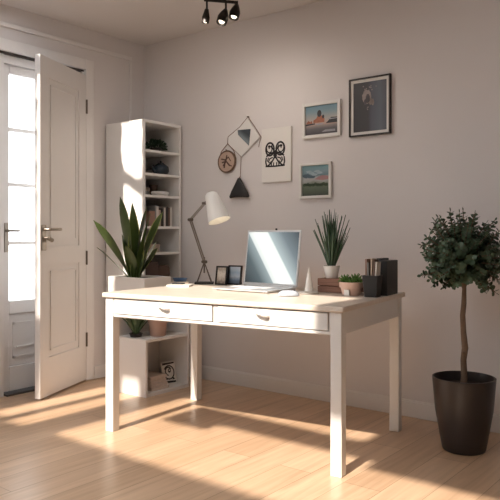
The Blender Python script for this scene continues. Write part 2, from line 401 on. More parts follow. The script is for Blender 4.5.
# ------------------------------------------------------------------ plants
def rim_pot(r0, r1, h, wall=.006, rim=0.):
    p = [(r0*.92, 0), (r0, .004), (r1, h-rim)]
    if rim: p += [(r1+.005, h-rim), (r1+.006, h)]
    else: p += [(r1, h)]
    q = r1 + (.006 if rim else 0)
    p += [(q-wall, h+.001), (r1-wall-.001, h-.012), (r1-wall-.002, h-.02)]
    return p

# snake plant in the rectangular planter on the low unit
pl = thing('snake_plant', 'large broad-leaved plant in white rectangular planter left of the desk', 'potted plant', (.555, -.545, LH))
bx = MB(); A = (-.185, -.125); B = (.175, .115); h = .135; t = .012
bx.box((A[0], A[1], 0), (B[0], B[1], .01)).box((A[0], A[1], .01), (B[0], A[1]+t, h)).box((A[0], B[1]-t, .01), (B[0], B[1], h)).box((A[0], A[1]+t, .01), (A[0]+t, B[1]-t, h)).box((B[0]-t, A[1]+t, .01), (B[0], B[1]-t, h))
bx.build('planter_box', 'ceramic', pl, bevel=.003)
MB().box((A[0]+t, A[1]+t, .01), (B[0]-t, B[1]-t, h-.015)).build('soil', 'soil', pl)
fo = MB(); b0 = Vector((-.012, -.03, h-.02))
R = math.pi/180
# azimuths: the viewer looks along (-.62,.78); its right is (.78,.62)
def bl(dx, side, length, width, lean, bend, twist=0.):
    az = math.atan2(.62*side[0] + -.78*side[1], .78*side[0] + .62*side[1])
    fo.blade(b0 + Vector((.78*dx, .62*dx, 0)), az, length*1.06, width*1.12, lean*R, bend*R, 10, 0, .15, 1.7, .004, twist, 1)
bl(-.035, (-1, .2), .53, .10, 5, 5, .9)
bl(-.01, (-.3, -.5), .49, .09, 2, 6, .5)
bl(.0, (1, -.4), .46, .09, 5, 8, -.7)
bl(.01, (1, .5), .43, .085, 9, 10, .6)
bl(.02, (1, -.2), .46, .085, 12, 16, .8)
bl(.025, (1, .1), .27, .075, 18, 16, .6)
bl(-.04, (-1, .3), .44, .085, 24, 16, .9)
bl(-.045, (-1, -.2), .30, .06, 42, 12, .5)
bl(-.03, (-.8, -.6), .30, .08, 12, 12, .4)
bl(.0, (.2, -.9), .26, .09, 6, 14, .2)
bl(-.01, (-.4, .9), .24, .07, 15, 20, .2)
bl(.015, (1, -.5), .24, .07, 24, 20, .6)
fo.build('foliage', ['leaf_big', 'leaf_edge'], pl)

# agave in the open gap of the low unit
ag = thing('agave', 'small spiky dark green plant in the gap of the low shelf unit', 'potted plant', (.565, -.595, .373))
MB().lathe(rim_pot(.036, .046, .024)).build('pot', 'potdark', ag)
MB().lathe([(.036, .0), (.040, .019)]).build('soil', 'soil', ag)
fo = MB()
for k in range(26):
    a = k*2.4; q = k/26
    fo.blade((.012*math.cos(a), .012*math.sin(a), .020), a, .225-.05*q, .026, (6+34*q)*R, 14*R, 6, 0, .3, .8, .004)
fo.build('foliage', 'leaf_agave', ag)
# terracotta pot next to it
tp = thing('flower_pot', 'dusky pink clay pot beside the small spiky plant under the desk', 'pot', (.650, -.475, .373))
MB().lathe([(.048, 0), (.053, .004), (.061, .085), (.068, .087), (.069, .118), (.063, .119), (.060, .10)], n=36).build('pot', 'terracotta', tp)
MB().lathe([(.054, .07), (.054, .104)]).build('soil', 'soil', tp)

# folded cloths and patterned card in the cubby
for i in range(4):
    z = .02 + i*.023; m = MB()
    y0, y1 = -.575+.004*(i % 2), -.415-.006*(i % 3); x0, x1 = .50, .70-.006*i
    prof = [(y0, 0), (y1-.012, 0), (y1-.003, .004), (y1, .011), (y1-.003, .018), (y1-.012, .022), (y0, .022)]
    m.prism(prof, lambda p: (x0, p[0], z+p[1]), lambda p: (x1, p[0], z+p[1]))
    o = m.build('folded_cloth', 'towel', bevel=.004)
    tag(o, ['bottom folded beige cloth of the stack in the low cubby', 'second folded beige cloth from the bottom of the cubby stack', 'folded beige cloth just under the topmost in the cubby stack', 'topmost folded beige cloth of the stack in the low cubby'][i], 'cloth', 'folded cloths in the cubby')
cd = thing('picture_card', 'small black and white patterned card leaning in the low cubby', 'card', (.63, -.335, .02))
cd.rotation_euler = (-.0, math.radians(-14), math.radians(-12))
MB().box((-.006, -.056, 0), (.0, .056, .155)).build('card', 'paper', cd, bevel=.001)
m = MB()
def cc(u, v, r, n=14): return [(u + r*math.cos(2*PI*k/n), v + r*1.2*math.sin(2*PI*k/n)) for k in range(n)]
def ring(u, v, r, w_, a0, a1, n=16):
    o = [(u + r*math.cos(a0+(a1-a0)*k/n), v + 1.15*r*math.sin(a0+(a1-a0)*k/n)) for k in range(n+1)]
    return o + [(u + (r-w_)*math.cos(a0+(a1-a0)*k/n), v + 1.15*(r-w_)*math.sin(a0+(a1-a0)*k/n)) for k in range(n, -1, -1)]
polys_ = [ring(0, .080, .044, .008, -2.2, 2.6), ring(-.004, .088, .028, .008, .5, 4.6), cc(.004, .092, .012), [(-.048, .008), (.048, .008), (.048, .020), (-.048, .026)], [(-.048, .132), (.048, .138), (.048, .148), (-.048, .148)], [(-.040, .03), (-.018, .03), (-.03, .062)], [(.02, .028), (.042, .03), (.03, .046)]]
for poly in polys_:
    m.prism(poly, lambda p: (.0008, p[0], p[1]), lambda p: (0, p[0], p[1]))
m.build('printed_figure', 'ink', cd)
for c__ in (cc(.004, .094, .005),): MB().prism(c__, lambda p: (.0014, p[0], p[1]), lambda p: (.0005, p[0], p[1])).build('printed_highlight', 'paper', cd)

# ------------------------------------------------------------------ bookcase contents
b1 = thing('bushy_plant', 'dark leafy bush in a bowl on the top bookcase shelf', 'potted plant', (.29, -.155, SH[0]))
MB().lathe(rim_pot(.030, .045, .035)).build('bowl', 'potdark', b1)
m = MB()
for k in range(230):
    a = random.uniform(0, 2*PI); e = random.uniform(-.1, 1.4); r = random.uniform(.5, 1.)
    d = Vector((math.cos(a)*math.cos(e), math.sin(a)*math.cos(e), math.sin(e)*.75))
    m.leaf(Vector((0, 0, .035)) + Vector((d.x*.065*r, d.y*.085*r, d.z*.07*r)), d + Vector((random.uniform(-.6,.6), random.uniform(-.6,.6), random.uniform(-.3,.6))), Vector((random.uniform(-1,1), random.uniform(-1,1), 1)), .03, .017)
m.build('foliage', 'leaf_dark', b1)
tag(MB().box((.10, -.33, SH[0]), (.22, -.265, SH[0]+.12)).build('storage_box', 'b_white', bevel=.003), 'small pale box behind the bush on the top bookcase shelf', 'box')
# dark teapot-like jug on second shelf
b2 = thing('teapot', 'dark blue round teapot with handle on the second bookcase shelf', 'teapot', (.30, -.11, SH[1]))
MB().lathe([(.03, 0), (.05, .008), (.062, .035), (.058, .065), (.035, .085), (.02, .09)], n=32).build('body', 'navy', b2)
MB().lathe([(.026, .088), (.02, .097), (.008, .10), (.009, .11), (.004, .114)], n=20).build('lid', 'navy', b2)
MB().tube([(0, .045, .07), (.0, .075, .075), (0, .088, .05), (0, .075, .022), (0, .052, .018)], .006, 8).build('handle', 'chrome', b2)
MB().tube([(0, -.05, .03), (0, -.078, .045), (0, -.092, .072)], [.014, .010, .008], 10).build('spout', 'navy', b2)
tag(MB().box((.22, -.36, SH[1]), (.34, -.23, SH[1]+.035)).build('storage_tin', 'b_black', bevel=.004), 'flat dark tin left of the blue teapot in the bookcase', 'tin')
# third shelf
b3 = thing('stacked_bowl', 'small rounded grey bowl on the third bookcase shelf', 'bowl', (.25, -.24, SH[2]))
MB().lathe([(.022, 0), (.036, .012), (.048, .04), (.050, .062), (.046, .062), (.042, .035), (.02, .012)], n=28).build('bowl', 'b_tan', b3)
tag(MB().lathe([(.024, 0), (.027, .004), (.033, .09), (.029, .09), (.026, .01)], (0, 0, 0), 24).build('cup', 'b_brown', loc=(.22, -.11, SH[2])), 'dark brown tumbler at the right of the third bookcase shelf', 'cup')
tag(MB().lathe([(.03, 0), (.055, .008), (.064, .022), (.060, .034), (.05, .036), (.02, .034)], (0, 0, 0), 32, 0, .75, 1.25).build('oval_dish', 'ceramic', loc=(.33, -.145, SH[2])), 'pale oval dish lying on the third bookcase shelf', 'dish')
tag(MB().lathe([(.02, 0), (.028, .006), (.03, .03), (.026, .03), (.02, .008)], (0, 0, 0), 24).build('small_jar', 'b_grey', loc=(.33, -.30, SH[2])), 'small grey jar at the near end of the third bookcase shelf', 'jar')
# books on fourth shelf
def book(y, th_, h, d, cover, label, x1=.40, z=SH[3], group='books on the fourth bookcase shelf'):
    t = thing('book', label, 'book', (x1-d, y, z), 0, group)
    m = MB(); m.box((0, 0, 0), (d, .0025, h)).box((0, th_-.0025, 0), (d, th_, h)).box((d-.003, .0025, 0), (d, th_-.0025, h))
    m.build('cover', cover, t)
    MB().box((.004, .0025, .003), (d-.003, th_-.0025, h-.004)).build('pages', 'pages', t)
    return t
bs = [(.048, .145, 'b_grey', 'thick grey book at the left end of the bookcase row'), (.055, .11, 'b_rose', 'short rose brown book in the bookcase row'),
      (.012, .15, 'b_grey', 'thin dark grey book in the bookcase row'), (.022, .145, 'b_white', 'cream book after the rose brown one in the bookcase'),
      (.020, .12, 'b_tan', 'short tan book in the middle of the bookcase row'), (.014, .135, 'b_black', 'slim black book in the bookcase row'),
      (.018, .14, 'b_white', 'pale book right of the slim black one'), (.026, .145, 'b_black', 'thick black book near the right end of the row'),
      (.016, .14, 'b_brown', 'brown book second from the right end of row'), (.016, .145, 'b_white', 'white book closing the right end of the bookcase row')]
y = -.37
for i, (t_, h_, c_, l_) in enumerate(bs):
    book(y, t_, h_, .20 if i != 1 else .23, c_, l_, x1=.40 if i != 0 else .37); y += t_ + (.0015 if i != 4 else .016)
# box on fifth shelf
b5 = thing('lidded_box', 'small pale lidded box on the fifth bookcase shelf', 'box', (.31, -.235, SH[4]))
MB().box((-.05, -.075, 0), (.05, .055, .045)).build('body', 'b_tan', b5, bevel=.003)
MB().box((-.053, -.078, .045), (.053, .058, .058)).build('lid', 'b_tan', b5, bevel=.003)
# dark pots on the sixth shelf
d1 = thing('square_pot', 'dark brown square pot in the bookcase at desk height', 'pot', (.33, -.27, SH[5]))
MB().box((-.055, -.06, 0), (.055, .06, .15)).build('pot', 'brownpot', d1, bevel=.012, seg=3)
MB().lathe([(.03, .15), (.034, .156), (.03, .16)], n=20).build('rim', 'brownpot', d1)
tag(MB().lathe([(.035, 0), (.05, .01), (.058, .05), (.055, .10), (.045, .12), (.040, .12), (.046, .09)], (0, 0, 0), 28).build('round_pot', 'b_brown', loc=(.34, -.135, SH[5])), 'brown round pot beside the square one in the bookcase', 'pot')

# ------------------------------------------------------------------ things on the desk
def at(a, b, dz=0.): return W(a, b, DZ+dz)
# desk lamp. Local frame follows the desk
LPx, LPy = -.60, .345
la = thing('desk_lamp', 'white cone-shaded articulated lamp at the left back of desk', 'lamp', at(LPx+.022, LPy+.02), TH + .55)
Rl = Matrix.Rotation(-.55, 3, 'Z')
def P3(a, b, z): v = Rl @ Vector((a-LPx, b-LPy, 0)); return Vector((v.x, v.y, z-DZ))
MB().box((-.06, -.045, 0), (.06, .045, .012)).build('base', 'black', la, bevel=.003)
m = MB(); ap_ = P3(-.60, .345, .885)
for a, b in ((-.045, -.03), (.045, -.03), (-.045, .03), (.045, .03)): m.tube([(a, b, .010), ap_], .0035, 8)
m.tube([ap_ - Vector((0,0,.07)), ap_ + Vector((0,0,.03))], .005, 8)
m.build('tripod_frame', 'bronze', la)
J0 = ap_; J1 = P3(-.675, .30, 1.152); J2 = P3(-.598, .347, 1.255)
m = MB(); off = Vector((.006, -.006, 0)); m.tube([J0+off, J1+off], .0045, 8); m.tube([J0-off, J1-off], .0045, 8); m.build('lower_arm', 'chrome', la)
m = MB(); m.tube([J1+off, J2+off], .0045, 8); m.tube([J1-off, J2-off], .0045, 8); m.build('upper_arm', 'chrome', la)
m = MB()
for J in (J0, J1, J2): MB().tube([J + Vector((.012,-.014,0)), J - Vector((.012,-.014,0))], .010, 12).build('joint_knob', 'bronze', la)
S0 = P3(-.565, .363, 1.325); S1 = P3(-.493, .355, 1.145); ax = (S1 - S0); Ls = ax.length
q = ax.to_track_quat('Z', 'Y').to_matrix().to_4x4(); q.translation = S0
out = [(.001, 0), (.026, .003), (.040, .016), (.046, .045), (.072, Ls)]
inn = [(.069, Ls), (.043, .047), (.034, .020), (.001, .012)]
MB().lathe(out + inn, n=40, m=q).build('lamp_shade', 'white', la)
MB().lathe([(.001, .06), (.018, .066), (.026, .088), (.024, .112), (.012, .128), (.001, .132)], n=20, m=q).build('bulb', 'bulb', la)
MB().tube([J2, S0 + ax*.22 + Vector((-.02, 0, 0))], .008, 8).build('shade_bracket', 'bronze', la)

def photo_stand(label, a, b, wd, h, rz, pic, group='small framed photos on the desk'):
    t = thing('photo_frame', label, 'photo frame', at(a, b), TH + rz, group); tl = Matrix.Rotation(-.16, 4, 'X')
    m = MB(); f = .009
    m.box((-wd/2, 0, 0), (-wd/2+f, .012, h), 0, tl).box((wd/2-f, 0, 0), (wd/2, .012, h), 0, tl).box((-wd/2+f, 0, 0), (wd/2-f, .012, f), 0, tl).box((-wd/2+f, 0, h-f), (wd/2-f, .012, h), 0, tl).box((-wd/2+f, .008, f), (wd/2-f, .012, h-f), 0, tl)
    m.build('frame', 'blackmetal', t)
    MB().box((-wd/2+f, .005, f), (wd/2-f, .008, h-f), 0, tl).build('print', pic, t)
    MB().prism([(.012, h*.75), (.06, .002), (.07, .002), (.018, h*.78)], lambda p: (-.012, p[0]+.015, p[1]), lambda p: (.012, p[0]+.015, p[1])).build('easel_back', 'black', t)
    return t
p1 = ramp_mat('sepia_print', [(0, (.10, .07, .05)), (.4, (.42, .36, .30)), (.7, (.55, .50, .44)), (1, (.32, .27, .22))], 2, 0, .1, .8, nscale=60)
p2 = ramp_mat('seaside_print', [(0, (.05, .06, .08)), (.3, (.12, .17, .24)), (.5, (.42, .48, .55)), (.75, (.30, .40, .52)), (1, (.45, .52, .60))], 2, 0, .1, .25, nscale=30)
photo_stand('dark framed sepia photo standing beside the desk lamp', -.440, .338, .083, .118, -.02, p1)
photo_stand('dark framed bluish photo standing nearest the laptop', -.372, .385, .098, .122, .02, p2)
# blue cloth-like bowl, pad and phone
bw = thing('blue_dish', 'small blue dish in a pale tray at left back of desk', 'dish', at(-.672, .235), TH+.3)
MB().lathe([(.03, 0), (.05, .006), (.06, .02), (.057, .02), (.045, .009), (.01, .006)], n=32, sx=1., sy=.6).build('tray', 'b_white', bw)
MB().lathe([(.02, .008), (.04, .014), (.052, .042), (.048, .042), (.035, .02), (.01, .014)], n=32, sx=.95, sy=.5).build('bowl', 'blue', bw)
nb = thing('notebook', 'thin pale notebook lying on the left end of desk', 'notebook', at(-.60, .14), TH+.35)
MB().box((-.07, -.05, 0), (.07, .05, .009)).build('pages', 'paper', nb, bevel=.001)
MB().box((-.072, -.052, .009), (.072, .052, .011)).build('cover', 'b_white', nb, bevel=.0008)
tag(MB().box((-.035, -.018, 0), (.035, .018, .008)).build('phone', 'black', bevel=.002, loc=at(-.62, .15, .011)), 'small black phone resting on the pale notebook', 'phone').rotation_euler = (0, 0, TH+.2)

# laptop
LA0 = TH - .12
lp = thing('laptop', 'open silver laptop with a large bright screen on the desk', 'laptop', at(-.055, .262), LA0)
lw_, ld_ = .385, .28
MB().box((-lw_/2, -ld_, .004), (lw_/2, 0, .014)).build('keyboard_base', 'alu', lp, bevel=.004, seg=3)
m = MB()
for r in range(5):
    for c in range(12): m.box((-.165+c*.0275, -.150+r*.024, .014), (-.165+c*.0275+.023, -.150+r*.024+.019, .0155))
m.build('keys', 'key', lp)
MB().box((-.055, -.25, .014), (.055, -.17, .0146)).build('trackpad', 'key', lp)
for a in (-.17, .16):
    for b in (-.265, -.03): MB().box((a, b, 0), (a+.015, b+.015, .004)).build('foot', 'black', lp)
MB().tube([(-lw_/2+.03, .006, .014), (lw_/2-.03, .006, .014)], .006, 10).build('hinge', 'alu', lp)
tl = Matrix.Translation((0, .006, .016)) @ Matrix.Rotation(-.14, 4, 'X'); sh = .325
lid = MB().box((-lw_/2, 0, 0), (lw_/2, .008, sh), 0, tl).build('lid', 'alu', lp, bevel=.003)
dsp = bpy.data.objects.new('x', None); bpy.data.objects.remove(dsp)
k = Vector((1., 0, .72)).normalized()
scr = ramp_mat('screen_reflection', [(0, (.025, .03, .035)), (.22, (.09, .12, .13)), (.36, (.30, .36, .37)), (.37, (.72, .76, .74)), (.45, (.92, .94, .90)), (.60, (.86, .89, .86)), (.62, (.42, .49, .50)), (.78, (.16, .20, .22)), (1, (.035, .05, .06))], 0, -.135, .345, .0, .12, emis=1.15, diag=tuple(k))  # diagonal reflection streak painted into the glowing screen colour
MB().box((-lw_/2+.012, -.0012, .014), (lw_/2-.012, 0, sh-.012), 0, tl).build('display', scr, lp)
MB().tube([tl @ Vector((.015, .004, sh)), tl @ Vector((.015, .004, sh+.010))], .006, 10).build('camera', 'black', lp)
MB().box((-lw_/2+.002, -.001, .002), (-lw_/2+.006, 0, .01), 0, tl).build('latch', 'alu', lp)

# mouse
ms = thing('computer_mouse', 'small rounded blue grey mouse right of the laptop', 'mouse', at(.262, -.10), TH+.5)
m = MB(); n = 20; rows = 7; vs = []; fs = []
for i in range(rows):
    f = i/(rows-1)*PI/2
    for kk in range(n):
        a = 2*PI*kk/n; vs.append((.056*math.cos(a)*math.cos(f)**.7, .034*math.sin(a)*math.cos(f)**.7, .004+.026*math.sin(f)))
for i in range(rows-1):
    for kk in range(n): fs.append((i*n+kk, i*n+(kk+1)%n, (i+1)*n+(kk+1)%n, (i+1)*n+kk))
fs.append(tuple(range(n))); fs.append(tuple((rows-1)*n+kk for kk in range(n)))
m.add(vs, fs, 0, True); m.build('shell', 'mouse', ms)
MB().lathe([(.05, 0), (.05, .004)], n=20, sy=.6).build('base', 'b_grey', ms)
MB().tube([(.03, -.003, .026), (.03, .003, .026)], .006, 10).build('scroll_wheel', 'black', ms)

# paper cone on a disc
cn = thing('desk_ornament', 'white pointed cone ornament on a flat disc right of laptop', 'ornament', at(.288, .085), TH)
MB().lathe([(.050, 0), (.054, .003), (.052, .008), (.03, .012), (.022, .014)], n=32).build('base_disc', 'b_white', cn)
MB().lathe([(.026, .012), (.024, .018), (.010, .095), (.0035, .135), (.0005, .140)], n=24).build('cone', 'ceramic', cn)

# wooden crate with white pot on it
cr = thing('wooden_crate', 'low reddish wooden slatted box holding up the white pot', 'box', at(.405, .235), TH-.04)
m = MB()
m.box((-.105, -.05, 0), (.105, .05, .006))
for z in (.002, .038): m.box((-.105, -.056, z), (.105, -.05, z+.032)).box((-.105, .05, z), (.105, .056, z+.032)).box((-.111, -.056, z), (-.105, .056, z+.032)).box((.105, -.056, z), (.111, .056, z+.032))
m.box((-.111, -.056, .070), (.111, .056, .075))
m.build('slats', 'crate', cr, bevel=.0015)
for a in (-.103, .091):
    for b in (-.050, .044): MB().box((a, b, .006), (a+.012, b+.006, .070)).build('corner_post', 'crate', cr)
wp = thing('spiky_plant', 'tall spiky dark green plant in white pot on the wooden box', 'potted plant', at(.352, .235, .075))
MB().lathe([(.030, 0), (.033, .003), (.045, .068), (.041, .069), (.038, .055)], n=36).build('pot', 'ceramic', wp)
MB().lathe([(.036, .03), (.038, .058)]).build('soil', 'soil', wp)
fo = MB()
for k in range(60):
    a = k*2.399; q = k/60; ln = random.uniform(.25, .325)*(1 - .28*q**2)
    fo.blade((.016*q*math.cos(a), .016*q*math.sin(a), .055), a, ln, .0165, (1+23*q)*R, random.uniform(-4, 10)*R, 6, 0, .35, .7, .0035)
fo.build('foliage', 'leaf_spiky', wp)
# succulent
su = thing('succulent', 'small green succulent in a blush clay bowl near desk edge', 'potted plant', at(.517, .108))
MB().lathe([(.042, 0), (.046, .003), (.054, .038), (.0545, .040), (.060, .041), (.062, .068), (.056, .069), (.053, .05)], n=36).build('pot', 'pink', su)
MB().lathe([(.046, .03), (.053, .058)]).build('soil', 'soil', su)
fo = MB()
for (cx, cy, s_, nn) in ((-.022, -.012, .9, 26), (.016, .012, 1., 26), (.012, -.024, .75, 20), (-.014, .022, .7, 20), (.034, -.004, .6, 16)):
    for k in range(nn):
        a = k*2.4; q = k/nn
        fo.blade((cx*1.2, cy*1.2, .058), a, .058*s_*(1-.25*q), .017*s_, (8+62*q)*R, 20*R, 4, 0, .3, 1., .005)
fo.build('foliage', 'leaf_succ', su)
MB().box((-.006, -.0615, .002), (.022, -.052, .032)).build('paper_tag', 'paper', su)

# black magazine file and black cup of notebooks
mf = thing('magazine_file', 'tall black file box at the right back corner of desk', 'file box', at(.650, .238), TH)
MB().prism([(-.085, 0), (.085, 0), (.085, .178), (-.085, .178)], lambda p: (-.002, p[0], p[1]), lambda p: (.043, p[0], p[1])).build('case', 'black', mf, bevel=.002)
MB().box((-.038, -.02, 0), (-.006, .085, .188)).build('back_case', 'black', mf, bevel=.002)
cu = thing('storage_cup', 'black square tapered holder standing before the black file box', 'holder', at(.642, .080), TH)
vs = []
m = MB()
for (r0, r1, z0_, z1_) in ((.031, .040, 0, .108),):
    o = [(-r0, -r0, z0_), (r0, -r0, z0_), (r0, r0, z0_), (-r0, r0, z0_), (-r1, -r1, z1_), (r1, -r1, z1_), (r1, r1, z1_), (-r1, r1, z1_)]
    i_ = [(x*.92, y*.92, z if z else .004) for x, y, z in o]
    m.add(o + i_, [(0,3,2,1), (0,1,5,4), (1,2,6,5), (2,3,7,6), (3,0,4,7), (8,9,10,11), (8,12,13,9), (9,13,14,10), (10,14,15,11), (11,15,12,8), (4,5,13,12), (5,6,14,13), (6,7,15,14), (7,4,12,15)])
m.build('holder', 'black', cu)
for i, (dx, h_, c_, l_, tlt) in enumerate(((-.026, .185, 'b_rose', 'reddish notebook at the left in the black holder', -.02), (-.012, .168, 'b_grey', 'grey notebook second from left in the black holder', -.10), (.004, .188, 'b_tan', 'tan notebook in the middle of the black holder', .03), (.016, .183, 'b_brown', 'brown notebook behind the tan one in the black holder', .10), (.024, .172, 'b_white', 'thin pale notebook leaning right in the black holder', .20))):
    p = at(.642+dx*.9, .080, .0045)
    t = thing('pocket_notebook', l_, 'notebook', p, TH, 'notebooks in the black holder'); t.rotation_euler = (0, tlt*.25, TH)
    MB().box((-.004, -.028, .0), (-.0028, .028, h_)).box((.0028, -.025, .0), (.004, .028, h_)).box((-.0028, -.028, 0), (.0028, -.027, h_)).build('cover', c_, t)
    MB().box((-.0027, -.027, .002), (.0027, .026, h_-.003)).build('pages', 'pages', t)

# ------------------------------------------------------------------ pictures on the back wall
def wall_frame(name, label, x0, x1, z0_, z1_, bw_, fm, mat_w, pic, depth=.022, yaw=0.):
    t = thing(name, label, 'picture', ((x0+x1)/2, -.001, z0_)); w2 = (x1-x0)/2; h_ = z1_-z0_
    m = MB(); m.box((-w2, -depth, 0), (-w2+bw_, 0, h_)).box((w2-bw_, -depth, 0), (w2, 0, h_)).box((-w2+bw_, -depth, 0), (w2-bw_, 0, bw_)).box((-w2+bw_, -depth, h_-bw_), (w2-bw_, 0, h_))
    m.box((-w2+bw_, -.005, bw_), (w2-bw_, 0, h_-bw_))
    m.build('frame', fm, t, bevel=.0012)
    a = bw_
    if mat_w:
        b = bw_+mat_w
        m = MB(); m.box((-w2+a, -.012, a), (-w2+b, -.005, h_-a)).box((w2-b, -.012, a), (w2-a, -.005, h_-a)).box((-w2+b, -.012, a), (w2-b, -.005, b)).box((-w2+b, -.012, h_-b), (w2-b, -.005, h_-a))
        m.build('mat_board', 'paper', t); a = b
    MB().box((-w2+a, -.009, a), (w2-a, -.005, h_-a)).build('print', pic, t)
    return t, w2-a, a, h_-a
def flat(t, name, polys, material, y):
    for p in polys: MB().prism(p, lambda q: (q[0], y-.0006, q[1]), lambda q: (q[0], y, q[1])).build(name, material, t)
pk = ramp_mat('grey_portrait_ground', [(0, (.035, .032, .035)), (.45, (.05, .045, .048)), (.55, (.085, .095, .12)), (.8, (.12, .135, .165)), (1, (.08, .085, .10))], 0, -.12, .12, .12, nscale=8)
t, hw, za, zb = wall_frame('framed_portrait', 'largest picture, black frame with pale figure on dark ground', 1.862, 2.140, 1.656, 2.010, .009, 'frame_black', .018, pk)
def ell(cx, cz, rx, rz, n=20, jit=0.): return [(cx + rx*(1+random.uniform(-jit, jit))*math.cos(2*PI*k/n), cz + rz*(1+random.uniform(-jit, jit))*math.sin(2*PI*k/n)) for k in range(n)]
zz = lambda f: za + (zb-za)*f
pale = mat('print_pale', (.33, .28, .26), .7, vary=.3, scale=60)
mid = mat('print_mid', (.10, .09, .10), .7, vary=.3, scale=40)
flat(t, 'printed_figure', [ell(-.022, zz(.70), .030, .042, 22, .08), ell(.004, zz(.60), .014, .022, 14, .2), ell(.018, zz(.58), .010, .020, 12, .2)], pale, -.009)
flat(t, 'printed_shadow', [ell(-.014, zz(.665), .014, .028, 16, .1), ell(-.03, zz(.60), .010, .018, 12, .1)], mid, -.0097)
flat(t, 'printed_blossoms', [ell(random.uniform(-.05, .06), zz(random.uniform(.82, .93)), .004, .004, 8, .3) for k in range(9)] + [ell(random.uniform(-.03, .01), zz(random.uniform(.42, .5)), .004, .003, 8, .3) for k in range(3)], pale, -.0103)

pk = ramp_mat('sunset_sky', [(0, (.06, .055, .06)), (.22, (.13, .12, .13)), (.32, (.30, .25, .23)), (.36, (.46, .32, .25)), (.5, (.40, .36, .33)), (.75, (.20, .30, .34)), (1, (.13, .24, .31))], 2, .015, .215, .06, nscale=14)
t, hw, za, zb = wall_frame('framed_cityscape', 'white framed sunset city view left of the black frame', 1.516, 1.800, 1.676, 1.902, .020, 'frame_white', 0, pk)
red = mat('print_brick', (.34, .13, .08), .7, vary=.4, scale=50); dk1 = mat('print_dark', (.045, .045, .05), .7, vary=.3, scale=40); snow = mat('print_snow', (.32, .32, .34), .7, vary=.3, scale=30)
zz = lambda f: za + (zb-za)*f
flat(t, 'printed_building', [[(-.062, zz(.41)), (.02, zz(.41)), (.022, zz(.54)), (.01, zz(.56)), (-.002, zz(.66)), (-.03, zz(.66)), (-.04, zz(.56)), (-.062, zz(.50))], [(-.115, zz(.40)), (-.07, zz(.40)), (-.075, zz(.50)), (-.085, zz(.45)), (-.10, zz(.51)), (-.11, zz(.46))]], red, -.009)
flat(t, 'printed_roofs', [ell(-.017, zz(.72), .016, .022), ell(.012, zz(.60), .008, .012), [(.03, zz(.36)), (.122, zz(.36)), (.122, zz(.54)), (.07, zz(.55)), (.05, zz(.44))], [(-.122, zz(.33)), (-.05, zz(.36)), (-.05, zz(.40)), (-.122, zz(.39))]], dk1, -.0096)
flat(t, 'printed_snow', [[(-.03, zz(.32)), (.01, zz(.34)), (.01, zz(.38)), (-.05, zz(.37))], [(.0, zz(.08)), (.1, zz(.07)), (.1, zz(.14)), (.03, zz(.15))], [(.05, zz(.48)), (.118, zz(.49)), (.118, zz(.51)), (.05, zz(.52))]], snow, -.0102)

pk = ramp_mat('cloudy_field', [(0, (.05, .065, .045)), (.2, (.09, .115, .08)), (.38, (.13, .16, .11)), (.48, (.32, .33, .32)), (.58, (.36, .36, .36)), (.66, (.13, .20, .22)), (.8, (.20, .29, .32)), (1, (.16, .30, .33))], 2, .015, .215, .22, nscale=12)
t, hw, za, zb = wall_frame('framed_landscape', 'smallest picture, white framed cloudy field below the cityscape', 1.493, 1.733, 1.290, 1.518, .017, 'frame_white', 0, pk)
rose = mat('print_rose', (.36, .20, .20), .7, vary=.2, scale=30); zz = lambda f: za + (zb-za)*f
flat(t, 'printed_cloud', [ell(-.05+.02*k, zz(.80-.05*(k%3)), .022, .008, 14, .2) for k in range(5)], mat('print_cloud', (.30, .38, .42), .7, vary=.3, scale=30), -.009)
flat(t, 'printed_dark_cloud', [ell(-.07, zz(.66), .030, .013, 16, .15), ell(-.03, zz(.62), .03, .009, 16, .15)], mat('print_storm', (.08, .12, .15), .7, vary=.3, scale=30), -.0095)
flat(t, 'printed_hedge', [ell(-.08+.02*k, zz(.36+.02*math.sin(k*2)), .016, .010, 12, .2) for k in range(9)], mat('print_hedge', (.06, .09, .055), .7, vary=.4, scale=40), -.0098)
flat(t, 'printed_pink_cloud', [[(-.01, zz(.54)), (.05, zz(.50)), (.10, zz(.53)), (.10, zz(.63)), (.05, zz(.66)), (.02, zz(.62))]], rose, -.009)

